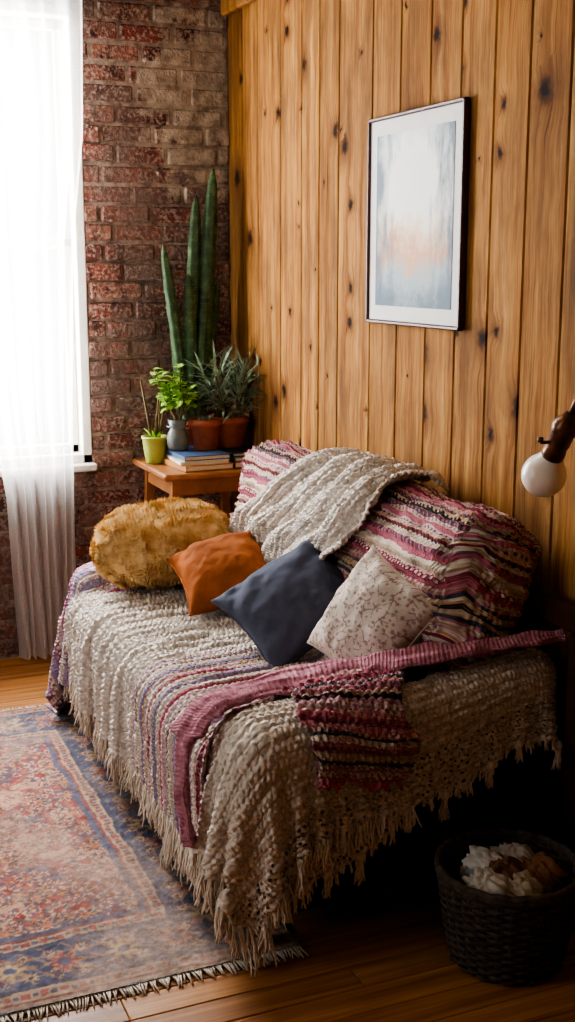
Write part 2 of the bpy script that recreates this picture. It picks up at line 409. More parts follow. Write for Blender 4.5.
V,F,N_=rbox(BH+.012,BR,.008)
ang=np.arctan2(V[:,2],-V[:,0]*1.5)
r2=np.clip((np.abs(N_[:,1])-.35)/.5,0,1)
vv=ang*.26*(1-r2)+r2*(V[:,2]*.95+V[:,0]*.35+.04*fbm(V[:,0],V[:,2],9,4,2)); uu=V[:,1]+np.where(np.abs(N_[:,1])>.5,V[:,0]*.8,0)
dsp=.020*(fbm(V[:,1],ang*.26,7,3)-.5)*2+.006*np.sin(vv*2*math.pi/.03+2*vn(uu,vv,8,5))+.006*(fbm(uu,vv,60,9,2)-.5)*2
endm=np.clip((np.abs(V[:,1])-(BH[1]-.13))/.10,0,1)
dsp+=endm*(.034*(fbm(V[:,0]+V[:,1],V[:,2],34,4,2)-.45)+.02*(vn(V[:,0]*1.2+V[:,1],V[:,2],13,6)-.5))
V=V+N_*dsp[:,None]
x=V[:,0]*math.cos(TA)+V[:,2]*math.sin(TA);z=-V[:,0]*math.sin(TA)+V[:,2]*math.cos(TA)
V=np.stack([x,V[:,1],z],1)+BC
V[:,0]=np.minimum(V[:,0],-.008)
mk('backrest_crochet_cover',V,F,ST_BACK,sofa,tuv=np.stack([uu,vv+1,0*uu],1))

def drape(quad,n,m,thick,gather=(1,1),steps=120,seed=0,zcap=.64,pinv=None):
    r_=np.random.default_rng(seed)
    a,b,c,d=[np.array(q_,float) for q_ in quad]
    U,W=np.meshgrid(np.linspace(0,1,n),np.linspace(0,1,m),indexing='ij')
    XY=(a*((1-U)*(1-W))[...,None]+b*(U*(1-W))[...,None]+c*(U*W)[...,None]+d*((1-U)*W)[...,None])
    flat=np.zeros((n,m,3));flat[...,:2]=XY
    zs=np.linspace(zcap,.46,24);Z=np.full((n,m),.50)
    done=np.zeros((n,m),bool)
    for zz_ in zs:
        p=flat.copy();p[...,2]=zz_;s_=sdf(p);hit=(s_<thick)&~done;Z[hit]=zz_;done|=hit
    for _ in range(3):
        Zp=np.pad(Z,1,mode='edge');Z=np.maximum(Z,(Zp[:-2,1:-1]+Zp[2:,1:-1]+Zp[1:-1,:-2]+Zp[1:-1,2:])/4)
    P=flat.copy();P[...,2]=Z+.006+r_.random((n,m))*.006
    P[...,:2]+=r_.normal(0,.001,(n,m,2))
    cons=[]
    def rest(A,B_,gs): return np.linalg.norm(flat[B_]-flat[A],axis=-1)*gs
    gu,gv=gather;gd=(gu+gv)/2
    for p in(0,1):
        A=(slice(p,n-1,2),slice(None));B_=(slice(p+1,n,2),slice(None));cons.append((A,B_,rest(A,B_,gu),1.))
        A=(slice(None),slice(p,m-1,2));B_=(slice(None),slice(p+1,m,2));cons.append((A,B_,rest(A,B_,gv),1.))
        A=(slice(p,n-1,2),slice(0,m-1));B_=(slice(p+1,n,2),slice(1,m));cons.append((A,B_,rest(A,B_,gd),.35))
        A=(slice(p,n-1,2),slice(1,m));B_=(slice(p+1,n,2),slice(0,m-1));cons.append((A,B_,rest(A,B_,gd),.35))
        i=np.arange(n-2);i=i[(i//2)%2==p];A=(i,slice(None));B_=(i+2,slice(None));cons.append((A,B_,rest(A,B_,gu),.10))
        j=np.arange(m-2);j=j[(j//2)%2==p];A=(slice(None),j);B_=(slice(None),j+2);cons.append((A,B_,rest(A,B_,gv),.10))
    xin=(flat[...,0]>-.80)&(flat[...,1]>2.32)&(flat[...,1]<3.90)
    if pinv is not None: xin=(W>pinv)
    anchor=P[...,:2].copy()
    old=P.copy()
    for st in range(steps):
        start=P.copy()
        vel=(P-old)*(.97 if st<steps*.6 else .88)
        old=start
        P=P+vel;P[...,2]-=.0022
        touch=np.zeros((n,m),bool)
        for it in range(14):
            for A,B_,rs,kk in cons:
                d_=P[B_]-P[A];L=np.maximum(np.sqrt((d_*d_).sum(-1)),1e-6)
                co=d_*((L-rs)/L*.5*kk)[...,None];P[A]+=co;P[B_]-=co
            dd=anchor-P[...,:2];ln=np.sqrt((dd*dd).sum(-1));mx_=.012
            ff=np.where(xin&(ln>mx_),(ln-mx_)/np.maximum(ln,1e-6),0);P[...,:2]+=dd*ff[...,None]
            if it%4==3:
                s_=sdf(P);h=s_<thick
                if h.any():
                    ph=P[h];g_=grad(ph,s_[h]);P[h]=ph+g_*(thick-s_[h])[:,None];touch|=h
        if touch.any():
            dp=P[touch]-start[touch];g_=grad(P[touch],sdf(P[touch]));up=g_[:,2]>.5
            mu=np.where(up,.08,.5)[:,None];P[touch]=start[touch]+dp*np.concatenate([mu,mu,np.ones_like(mu)],1)
            old[touch]=P[touch]-(P[touch]-start[touch])*.3
            s_=sdf(P);h=s_<thick*.9
            if h.any():
                ph=P[h];P[h]=ph+grad(ph,s_[h])*(thick-s_[h])[:,None]
    lu=np.linalg.norm(b-a)*gu;lv=np.linalg.norm(d-a)*gv
    return P,lu,lv
def upm(n,k):
    N=(n-1)*k+1;A=np.zeros((N,n))
    for r in range(N):
        i=min(r//k,n-2);t=(r-i*k)/k
        w=[-.5*t+t*t-.5*t**3,1-2.5*t*t+1.5*t**3,.5*t+2*t*t-1.5*t**3,-.5*t*t+.5*t**3]
        for o_,ww in zip((-1,0,1,2),w): A[r,min(max(i+o_,0),n-1)]+=ww
    return A
def gridnorm(P):
    du=np.gradient(P,axis=0);dv=np.gradient(P,axis=1);n_=np.cross(du,dv);return n_/np.maximum(np.linalg.norm(n_,axis=-1,keepdims=True),1e-9)
def cloth(name,P,lu,lv,mat,parent,ridge=.004,per=.026,rax=1,lump=.006,up=3,thick=.006,seed=1,rag=.008):
    n,m=P.shape[:2];A=upm(n,up);B_=upm(m,up)
    Q=np.einsum('ai,ijk->ajk',A,P);Q=np.einsum('bj,ajk->abk',B_,Q)
    N,M_=Q.shape[:2];U,W=np.meshgrid(np.linspace(0,lu,N),np.linspace(0,lv,M_),indexing='ij')
    for ax in(0,1):
        for end in(0,-1):
            T_=np.arange(Q.shape[1-ax]);jit=rag*(vn(T_*.23,0*T_,1,seed+end+ax*3)-.5)*2+rag*(vn(T_*.07,0*T_,1,seed+9+end+ax*3)-.5)*2
            for s_ in range(6):
                ia=s_ if end==0 else -1-s_; ib=6 if end==0 else -7
                cur=Q[ia] if ax==0 else Q[:,ia]; inn=Q[ib] if ax==0 else Q[:,ib]
                dr=cur-inn;ln=np.maximum(np.linalg.norm(dr,axis=-1,keepdims=True),1e-6)
                new=cur+dr/ln*(jit*(1-s_/6))[:,None]
                if ax==0: Q[ia]=new
                else: Q[:,ia]=new
    nr=gridnorm(Q)
    if nr[...,2].mean()<0: nr=-nr
    T=W if rax else U; T2=U if rax else W
    ph=T/per*2*math.pi+3.5*vn(U,W,9,seed)
    dsp=ridge*(np.abs(np.sin(ph/2))-.3)*(.4+1.2*vn(U,W,12,seed+3))+lump*(fbm(U,W,38,seed+5,2)-.4)+ridge*.6*np.sin(T2/.016*2*math.pi)*np.sin(ph)
    Q=Q+nr*dsp[...,None]
    Q[...,2]=np.maximum(Q[...,2],.008);Q[...,0]=np.minimum(Q[...,0],-.008)
    I=np.arange(N*M_).reshape(N,M_);F=np.stack([I[:-1,:-1],I[1:,:-1],I[1:,1:],I[:-1,1:]],-1).reshape(-1,4)
    o_=mk(name,Q.reshape(-1,3),F,mat,parent,recalc=False,tuv=np.stack([U,W,0*U],-1).reshape(-1,3))
    md=o_.modifiers.new('thick','SOLIDIFY');md.thickness=thick;md.offset=0
    return Q
def fringe(name,pts,mat,parent,L=.085,step=.014,per=4,thin=.0026,seed=0,head=0):
    pts=np.array(pts);seg=np.linalg.norm(np.diff(pts,axis=0),axis=1);s_=np.concatenate([[0],np.cumsum(seg)])
    g=G();r_=random.Random(seed);t=step*.5
    while t<s_[-1]:
        p=np.array([np.interp(t,s_,pts[:,k_]) for k_ in range(3)])
        ll=L*r_.uniform(.75,1.25);lean=Vector((r_.uniform(-.15,.15),r_.uniform(-.15,.15),0))
        if head: g.lathe([(0,.012),(head*.6,.008),(head,0),(head*.8,-.008),(head*.55,-.012)],Vector(p),10);p=p-np.array([0,0,.01])
        for q_ in range(per):
            a=Vector(p)+Vector((r_.uniform(-.003,.003),r_.uniform(-.003,.003),.004));pth=[a];dv=Vector((r_.uniform(-.12,.12),r_.uniform(-.12,.12),-1))+lean
            cur=a.copy();l_=ll*r_.uniform(.8,1.1)
            for st in range(5):
                d2=dv+Vector((r_.uniform(-.35,.35),r_.uniform(-.35,.35),0))
                cur=cur+d2.normalized()*l_/5
                if cur.z<.006: cur.z=.006
                if cur.x>-.006: cur.x=-.006
                pth.append(cur.copy())
            g.tube(pth,[thin*1.5,thin*1.2,thin,thin,thin*.9,thin*.6],4)
        t+=step*r_.uniform(.7,1.3)
    return g.obj(name,[mat],parent,True,recalc=False)
FR=simple('cream_fringe_yarn',lin(224,210,192),.95,.12,90)
def build():
    e=empty('rose_wool_blanket')
    P,lu,lv=drape([(-1.12,3.56),(-.36,3.62),(-.36,4.16),(-1.17,4.24)],50,40,.012,(1.03,1.06),seed=1)
    Q=cloth('wool',P,lu,lv,ST_FAR,e,seed=2,ridge=.004,lump=.008)
    e=empty('lace_crochet_throw')
    P,lu,lv=drape([(-.86,1.985),(-.012,2.225),(-.012,2.365),(-.86,2.40)],58,32,.010,(1.05,1.03),seed=21,steps=130,pinv=.80)
    Q=cloth('lace_side',P,lu,lv,CREAM3,e,seed=24,ridge=.005,per=.03,lump=.009,rag=.018)
    fringe('fringe_lace_side',Q[:,0],FR,e,.028,.02,3,seed=1)
    fringe('tassels_side',Q[20:,0],FR,e,.055,.17,16,seed=11,head=.012)
    P,lu,lv=drape([(-1.03,2.11),(-.46,2.11),(-.50,2.62),(-1.12,2.86)],56,54,.018,(1.04,1.06),seed=2,steps=150)
    Q=cloth('crochet',P,lu,lv,CREAM2,e,seed=4,ridge=.006,per=.03,lump=.010,rag=.014)
    fringe('fringe_corner',Q[:,0],FR,e,.065,.02,5,seed=13)
    fringe('fringe_front',Q[0,:],FR,e,.085,.018,5,seed=2)
    e=empty('cream_knit_throw')
    P,lu,lv=drape([(-1.105,2.84),(-.36,2.92),(-.36,3.76),(-1.10,3.84)],56,64,.022,(1.04,1.14),seed=3)
    Q=cloth('knit',P,lu,lv,CREAM,e,seed=7,ridge=.011,per=.034,lump=.013)
    fringe('fringe',Q[0,:],FR,e,.08,.016,5,seed=3)
    e=empty('striped_blanket')
    P,lu,lv=drape([(-1.11,2.42),(-.36,2.54),(-.36,3.04),(-1.11,2.98)],56,40,.034,(1.03,1.10),seed=5)
    Q=cloth('wool',P,lu,lv,ST_SEAT,e,seed=9,ridge=.005,per=.03,lump=.007)
    fringe('fringe',Q[0,:],FR,e,.08,.016,5,seed=4)
    P,lu,lv=drape([(-.72,2.17),(-.54,2.12),(-.38,2.54),(-.68,2.66)],26,40,.040,(1.14,1.04),seed=6)
    cloth('arm_flap',P,lu,lv,ST_ARM,e,seed=12,ridge=.009,per=.03,lump=.018,rax=1,rag=.018)
    ctrl=[(-.955,2.42,.26),(-.965,2.43,.37),(-.945,2.46,.50),(-.86,2.50,.555),(-.68,2.51,.58),(-.52,2.46,.61),(-.42,2.40,.64),(-.30,2.34,.66),(-.17,2.31,.675),(-.05,2.28,.685)]
    C=np.array(ctrl);A=upm(len(C),14);PP=A@C
    n_=len(PP);V=[];F=[];sg=20
    tg=np.gradient(PP,axis=0);tg/=np.linalg.norm(tg,axis=1,keepdims=True);uvs=[]
    for i in range(n_):
        t=Vector(tg[i]);p=Vector(PP[i]);up=Vector((-.35,0,1)).normalized() if i>28 else Vector((-1,0,.1))
        s_=t.cross(up).normalized();up=s_.cross(t).normalized()
        wd=float(np.interp(i/n_,[0,.25,.45,.7,1],[.028,.052,.066,.040,.022]))+.007*math.sin(i*.23)+.004*math.sin(i*.71);th=.012+.002*math.sin(i*.5)
        for q_ in range(sg):
            a=2*math.pi*q_/sg;rr=1+.2*(float(vn(i*.25,q_*.5,1,4))-.5)*2
            V.append(p+s_*math.cos(a)*wd*rr+up*math.sin(a)*th*(rr+.5*math.sin(3.0*math.cos(a)*2+i*.12)));uvs.append((i*.011,q_*.008,0))
    for i in range(n_-1):
        for q_ in range(sg): F.append((i*sg+q_,i*sg+(q_+1)%sg,(i+1)*sg+(q_+1)%sg,(i+1)*sg+q_))
    F+= [tuple(range(sg)),tuple((n_-1)*sg+q_ for q_ in range(sg))]
    mk('rolled_border',V,F,PINKK,e,tuv=uvs)
    e=empty('cream_back_throw')
    n,m=64,70;P=np.zeros((n,m,3))
    for i in range(n):
        s_=i/(n-1);phi=math.radians(62+150*s_)
        yl=np.interp(s_,[0,.3,.6,1],[2.82,2.80,2.94,3.02]);yh=np.interp(s_,[0,.35,.6,1],[3.24,3.34,3.66,3.72])
        for j in range(m):
            w=j/(m-1);y_=yl+(yh-yl)*w+.012*math.sin(9*s_+w*5)+.01*math.sin(31*s_)*(1 if j in(0,m-1) else 0)
            fold=.012+.026*abs(math.sin(w*13+3*s_+1.8*math.sin(s_*5)))+.016*vn(w*6,s_*5,1,3)
            P[i,j]=(phi,y_,fold)
    dirv=np.stack([np.cos(P[...,0]),0*P[...,0],np.sin(P[...,0])],-1)
    base=np.zeros((n,m,3));base[...,0]=BC[0];base[...,1]=P[...,1];base[...,2]=BC[2]
    def bs(p): return sdb(tilt(p),(0,0,0),BH+.012,BR)
    t=np.full((n,m),.05)
    for _ in range(60): t=t+(P[...,2]-bs(base+dirv*t[...,None]))*.8
    Pw=base+dirv*t[...,None];Pw[...,0]=np.minimum(Pw[...,0],-.012);Pw[...,2]=np.maximum(Pw[...,2],.5)
    Q=cloth('knit',Pw,.75,.75,CREAM,e,seed=15,ridge=.008,per=.03,lump=.014,up=2,rag=.015)
    fringe('fringe',Q[-1,:],FR,e,.05,.016,4,seed=8)
build()

# ============================================================ PILLOWS
yaw=math.radians(22.98);pit=math.radians(11.6)
CF=Vector((math.sin(yaw)*math.cos(pit),math.cos(yaw)*math.cos(pit),-math.sin(pit)))
CR_=Vector((math.cos(yaw),-math.sin(yaw),0));CU=CR_.cross(CF)
def pillow(name,c,nrm,adir,w,h,T,mat,seed=0,n=70,pinch=.11,wr=.012):
    nrm=Vector(nrm).normalized();a=Vector(adir);a=(a-nrm*a.dot(nrm)).normalized();b=nrm.cross(a)
    lin_=np.linspace(-1,1,n);lin_=np.sin(lin_*math.pi/2)*.35+lin_*.65
    U,W=np.meshgrid(lin_,lin_,indexing='ij')
    X=U*w*(1-pinch*(1-W**2)*U**2);Y=W*h*(1-pinch*(1-U**2)*W**2)
    prof=np.clip((1-np.abs(U)**2.2)*(1-np.abs(W)**2.2),0,1)**.46
    crn=np.clip(np.abs(U*W),0,1)
    wk=wr*(fbm(U*1.5+3,W*1.5,1.3,seed,4)-.5)*2+wr*.5*np.sin((U-W)*7+5*vn(U,W,2,seed+2))*np.clip(crn*2.,0,1)
    Zt=T*prof+wk*np.minimum(prof*2,1);Zb=-T*prof*.9+wk*.5*np.minimum(prof*2,1)
    A=np.array(a);B_=np.array(b);Nn=np.array(nrm);C=np.array(c)
    sag=-.012*crn*np.sign(1)+.01*(vn(U*2,W*2,1,seed+9)-.5)
    top=C+X[...,None]*A+Y[...,None]*B_+(Zt+sag)[...,None]*Nn;bot=C+X[...,None]*A+Y[...,None]*B_+(Zb+sag)[...,None]*Nn
    I=np.arange(n*n).reshape(n,n);J=I+n*n
    bd=np.zeros((n,n),bool);bd[0]=bd[-1]=True;bd[:,0]=bd[:,-1]=True;J=np.where(bd,I,J)
    F1=np.stack([I[:-1,:-1],I[1:,:-1],I[1:,1:],I[:-1,1:]],-1).reshape(-1,4);F2=np.stack([J[:-1,:-1],J[:-1,1:],J[1:,1:],J[1:,:-1]],-1).reshape(-1,4)
    V=np.concatenate([top.reshape(-1,3),bot.reshape(-1,3)])
    tv=np.stack([X,Y,0*X],-1).reshape(-1,3);tv=np.concatenate([tv,tv+.5])
    e=empty(name)
    mk('cover',V,np.concatenate([F1,F2]),mat,e,tuv=tv,recalc=False)
    g=G();ring=[top[i,0] for i in range(n)]+[top[-1,j] for j in range(1,n)]+[top[i,-1] for i in range(n-2,-1,-1)]+[top[0,j] for j in range(n-2,-1,-1)]
    g.tube([tuple(p) for p in ring],.0035,6,cap=False);g.obj('piping',[mat],e,True)
    return e
def velvet(name,c,sh):
    k=NT(name,.85,.1);at=k.obj();n=k.noise(at,9,3);n2=k.noise(at,400,2)
    k.col(k.mix(.6,k.ramp(n,[(.3,tuple(x*.65 for x in c[:3])+(1,)),(.7,tuple(min(1,x*1.2) for x in c[:3])+(1,))]),k.ramp(n2,[(.3,(.6,.6,.6,1)),(.7,(1.1,1.1,1.1,1))]),'MULTIPLY'))
    k.b.inputs['Sheen Weight'].default_value=sh;k.b.inputs['Sheen Tint'].default_value=tuple(min(1,x*1.6) for x in c[:3])+(1,)
    k.bump(k.m('ADD',n2,k.noise(at,30,3)),.3,.003);return k.mat
RUST=velvet('rust_velvet',lin(164,92,44),.12);NAVY=velvet('charcoal_blue_linen',lin(84,88,104),.2)
k=NT('floral_embroidered_cotton',.9,.15);at=k.attr('tuv','Vector')
ds=k.noise(at,18,3,.6,1);v2=k.n('ShaderNodeVectorMath',{0:at,1:k.n('ShaderNodeVectorMath',{0:ds,3:.05},operation='SCALE').outputs[0]},operation='ADD').outputs[0]
vo=k.vor(v2,36,feature='DISTANCE_TO_EDGE',voronoi_dimensions='2D');vo2=k.vor(at,75,voronoi_dimensions='2D')
stem=k.mr(vo.outputs['Distance'],.09,.04);msk=k.mr(k.noise(at,34,2),.44,.52)
fl=k.m('MULTIPLY',k.mr(vo2.outputs['Distance'],.36,.24),k.m('GREATER_THAN',k.sep(vo2.outputs['Color'])[0],.55))
c=k.mix(k.m('MULTIPLY',k.m('MULTIPLY',stem,msk),.7),lin(224,210,196),lin(128,98,96));c=k.mix(k.m('MULTIPLY',fl,.65),c,lin(156,110,104))
n2=k.noise(at,300,2);c=k.mix(.5,c,k.ramp(n2,[(.3,(.6,.6,.6,1)),(.7,(1.1,1.1,1.1,1))]),'MULTIPLY');k.col(c);k.bump(n2,.5,.004)
FLOR=k.mat
pillow('rust_velvet_pillow',(-.505,3.41,.625),-CF*.55+CU*.75-CR_*.1,CR_*.85+CU*.5,.15,.15,.085,RUST,3)
pillow('charcoal_linen_pillow',(-.460,2.955,.635),-CF*.72+CU*.6-CR_*.15,CR_*.72+CU*.68,.178,.165,.08,NAVY,5)
pillow('floral_pillow',(-.412,2.575,.678),-CF*.66+CU*.34-CR_*.58,CR_*.62+CU*.78,.152,.150,.075,FLOR,8)
e=empty('fuzzy_lumbar_pillow')
V,F,N_=rbox((.228,.135,.122),.12,.012)
V=V+N_*(.014*(fbm(V[:,0]+V[:,2],V[:,1]-V[:,2],9,3,2)-.5)[:,None]*2)
V[:,2]*=(1-.24*np.abs(V[:,0]/.235)**3);V[:,1]*=(1-.24*np.abs(V[:,0]/.235)**3)
M=Matrix.Rotation(math.radians(-8),3,'Z')@Matrix.Rotation(math.radians(-4),3,'Y')@Matrix.Rotation(math.radians(25),3,'X')
Mn=np.array(M);Vw=V@Mn.T+np.array([-.605,3.735,.645]);Nw=N_@Mn.T
k=NT('tan_shag',1.0,.0);n=k.noise(k.obj(),26,3);k.col(k.ramp(n,[(.25,lin(190,146,88)),(.5,lin(224,186,126)),(.75,lin(242,214,164))]));SHAG=k.mat
mk('body',Vw,F,SHAG,e)
g=G();r_=random.Random(4);tv=[];tf=[]
for q_ in range(30000):
    f=F[r_.randrange(len(F))];w_=np.array([r_.random() for _ in range(4)]);w_/=w_.sum()
    p=(Vw[f]*w_[:,None]).sum(0);nn=(Nw[f]*w_[:,None]).sum(0)
    cu=np.array([vn(p[0]*44,p[1]*44,1,1)-.5,vn(p[1]*44,p[2]*44,1,2)-.5,vn(p[2]*44,p[0]*44,1,3)-.5])
    d=nn*.8+cu*2.2+np.array([r_.uniform(-.4,.4) for _ in range(3)]);d/=np.linalg.norm(d)
    L=r_.uniform(.010,.022);s_=np.cross(d,nn+.01);s_/=max(np.linalg.norm(s_),1e-6);s_*=.0014
    d2=d*.3+cu*2.2;o_=len(tv);tv+=[p-s_,p+s_,p+d*L*.5+s_,p+d*L*.5-s_,p+d*L*.5+d2*L*.5];tf+=[(o_,o_+1,o_+2,o_+3),(o_+3,o_+2,o_+4)]
mk('shag_pile',np.array(tv),tf,SHAG,e,recalc=False)

# ============================================================ PICTURE
e=empty('framed_picture')
y0,y1,z0,z1=2.853,3.418,1.378,1.987
FRM=simple('mahogany_frame',lin(76,38,32),.4,.2,20,spec=.3)
g=G();f=.011
g.box((-.022,y0,z0),(-.004,y0+f,z1),.003);g.box((-.022,y1-f,z0),(-.004,y1,z1),.003);g.box((-.022,y0,z0),(-.004,y1,z0+f),.003);g.box((-.022,y0,z1-f),(-.004,y1,z1),.003)
g.obj('frame',[FRM],e)
MAT=NT('mat_board',.7,.05);MAT.col(lin(226,224,220));
g=G();g.box((-.014,y0+f,z0+f),(-.004,y1-f,z1-f),.0005);g.obj('mat_board',[MAT.mat],e)
k=NT('misty_landscape_print',.5,.06);o=k.sep(k.obj())
s=k.mr(o[1],y0,y1);t=k.mr(o[2],z0,z1)
n=k.noise(k.obj(),9,6,.7);n2=k.noise(k.xyz(k.m('MULTIPLY',o[1],11.),k.m('MULTIPLY',o[2],3.0)),2,5,.65)
c=k.ramp(k.m('MULTIPLY_ADD',k.m('SUBTRACT',n,.5),.5,t),[(.08,lin(96,114,126)),(.22,lin(160,174,180)),(.34,lin(212,160,126)),(.44,lin(232,208,182)),(.54,lin(242,240,234)),(.84,lin(240,242,240)),(1,lin(180,194,202))])
ed_=k.m('ABSOLUTE',k.m('SUBTRACT',s,.5));ed_=k.m('MULTIPLY_ADD',k.m('SUBTRACT',n2,.5),.7,ed_)
c=k.mix(k.mr(ed_,.2,.40,0,.9),c,lin(88,108,124));k.col(c)
g=G();mm=.055;g.box((-.0155,y0+mm,z0+mm),(-.0142,y1-mm,z1-mm),.0002);g.obj('print',[k.mat],e)

# ============================================================ WALL LAMP
e=empty('wall_lamp')
BRZ=simple('aged_bronze',lin(110,74,48),.35,.3,30,metal=.85)
k=NT('frosted_bulb',.25,.5);k.col(lin(232,226,212));k.b.inputs['Subsurface Weight'].default_value=.3;BULB=k.mat
bc=Vector((-.12,2.29,1.078));ax=(Vector((-.12,2.185,1.25))-bc).normalized()
M=ax.to_track_quat('Z','Y').to_matrix()
g=G();pr=[(0,-.052)]+[(.052*math.sin(math.pi*i/20),-.052*math.cos(math.pi*i/20)) for i in range(1,16)]+[(.028,.052),(.02,.07),(.018,.085)]
g.lathe(pr,bc,28,0,M);g.obj('globe_bulb',[BULB],e,True)
g=G();g.lathe([(.0,.056),(.026,.056),(.027,.07),(.024,.09),(.027,.095),(.027,.125),(.030,.13),(.030,.15),(.02,.165),(.012,.18),(.0,.182)],bc,24,0,M)
k0=bc+ax*.10;side=Vector((-1,0,0));g.tube([k0,k0+side*.05],.004,8);g.lathe([(0,0),(.007,.001),(.007,.012),(0,.013)],k0+side*.05,12)
t=bc+ax*.17
g.tube([t,t+ax*.04,Vector((-.09,2.12,1.33)),Vector((-.04,2.09,1.345)),Vector((-.004,2.09,1.345))],.008,10)
g.lathe([(0,0),(.05,0),(.05,.008),(.03,.016),(0,.018)],(-.001,2.09,1.345),24,0,Matrix.Rotation(-math.pi/2,3,'Y'))
g.obj('socket_and_arm',[BRZ],e,True)

# ============================================================ SIDE TABLE
TZ=.79
TW=simple('table_pine',lin(146,94,52),.4,.2,10)
e=empty('side_table')
g=G();g.box((-.445,4.205,TZ-.024),(-.02,4.655,TZ),.006);g.obj('top',[TW],e)
g=G()
g.box((-.40,4.255,TZ-.09),(-.055,4.275,TZ-.024),.002);g.box((-.40,4.595,TZ-.09),(-.055,4.615,TZ-.024),.002)
g.box((-.40,4.255,TZ-.09),(-.38,4.615,TZ-.024),.002);g.box((-.075,4.255,TZ-.09),(-.055,4.615,TZ-.024),.002);g.obj('apron',[TW],e)
for i,(x,y,dx,dy) in enumerate([(-.385,4.27,-.03,-.03),(-.385,4.6,-.03,.03),(-.07,4.27,.03,-.03),(-.07,4.6,.03,.03)]):
    g=G();g.tube([(x+dx,y+dy,.001),(x,y,TZ-.03)],[.016,.025],4);g.obj(f'leg_{i+1}',[TW],e)
e=empty('book_stack');bz=TZ+.001
cols=[lin(60,84,120),lin(214,206,190),lin(120,48,40),lin(40,44,52),lin(90,120,130),lin(176,120,60),lin(70,50,44)]
PAPER=simple('book_pages',lin(222,210,186),.9,.08,200)
def book(name,x0,x1,y0,y1,z,h,c,rot):
    cm=simple('cover_'+name,c,.5,.08,20);g=G();c0=Vector(((x0+x1)/2,(y0+y1)/2,0))
    M=Matrix.Rotation(math.radians(rot),3,'Z')
    def bx(a,b,mi):
        g.box(a,b,.001,mi)
        for i in range(len(g.V)-24,len(g.V)): g.V[i]=tuple(M@(Vector(g.V[i])-c0)+c0)
    bx((x0,y0,z),(x1,y1,z+.003),0);bx((x0,y0,z+h-.003),(x1,y1,z+h),0);bx((x0,y0,z),(x0+.004,y1,z+h),0);bx((x0+.003,y0+.004,z+.003),(x1-.005,y1-.004,z+h-.003),1)
    g.obj(name,[cm,PAPER],e)
z=bz
for i,(h,c) in enumerate([(.022,cols[5]),(.014,cols[1]),(.018,cols[0])]):
    book(f'book_a{i}',-.365+i*.006,-.165,4.24+.012*i,4.53,z,h,c,[4,-3,2][i]);z+=h+.0006
za=z;z=bz
for i,(h,c) in enumerate([(.024,cols[2]),(.016,cols[4]),(.014,cols[3])]):
    book(f'book_b{i}',-.150,-.028-.004*i,4.25+.01*i,4.53,z,h,c,[-1,1,-1][i]);z+=h+.0006
zb=z
TERRA=simple('terracotta',lin(172,96,70),.8,.18,22,bump=.1);SOIL=simple('soil',lin(48,34,26),1,.3,80,bump=.6)
def pot(g,c,r,h,mi=0,soil=1):
    g.lathe([(0,0),(r*.68,0),(r*.72,.004),(r*.92,h*.78),(r*.93,h*.78),(r,h*.8),(r,h),(r*.9,h),(r*.88,h*.86),(0,h*.86)],c,32,mi)
    g.lathe([(0,h*.90),(r*.89,h*.88)],c,24,soil)
CACT=NT('cactus_green',.6,.3);n=CACT.noise(CACT.obj(),25,3);CACT.col(CACT.ramp(n,[(.3,lin(46,66,48)),(.6,lin(80,108,74)),(.8,lin(120,146,104))]));CACT=CACT.mat
SPN=simple('cactus_spines',lin(190,176,140),.7,.1)
e=empty('potted_cactus');cb=Vector((-.215,4.592,TZ+.001))
g=G();pot(g,cb,.056,.15);g.obj('pot',[TERRA,SOIL],e,True)
g=G();sp=G()
for (b,mid,t,r) in [((-.175,4.585),(-.155,4.57,1.4),(-.118,4.55,1.92),.022),((-.205,4.60),(-.20,4.585,1.4),(-.183,4.57,1.82),.020),((-.235,4.57),(-.262,4.565,1.22),(-.325,4.56,1.63),.017),
                    ((-.245,4.60),(-.265,4.59,1.15),(-.275,4.59,1.42),.016),((-.215,4.565),(-.222,4.545,1.2),(-.227,4.55,1.52),.018),((-.165,4.615),(-.13,4.60,1.2),(-.085,4.60,1.50),.016),((-.19,4.56),(-.19,4.55,1.1),(-.160,4.54,1.45),.016)]:
    P0=Vector((b[0],b[1],TZ+.125));P1=Vector(mid);P2=Vector(t);pth=[];rd=[]
    for i in range(30):
        s_=i/29;pth.append(P0*(1-s_)**2+P1*2*s_*(1-s_)+P2*s_*s_)
        rd.append(r*(.8+.4*math.sin(min(1,s_*1.6)*math.pi/2))*math.sqrt(max(.01,1-max(0,(s_-.62)/.38)**2.2))*(1+.05*math.sin(i*1.7)))
    g.tube(pth,rd,14,star=.2)
    for i in range(1,29):
        for q_ in range(7):
            a=q_*math.pi/3.5+.2;dv=Vector((math.cos(a),math.sin(a),.2));p=pth[i]+dv*rd[i];sp.tube([p,p+dv*.008],[.0007,.0002],3)
g.obj('cactus_columns',[CACT],e,True,recalc=False);sp.obj('spines',[SPN],e,False,recalc=False)
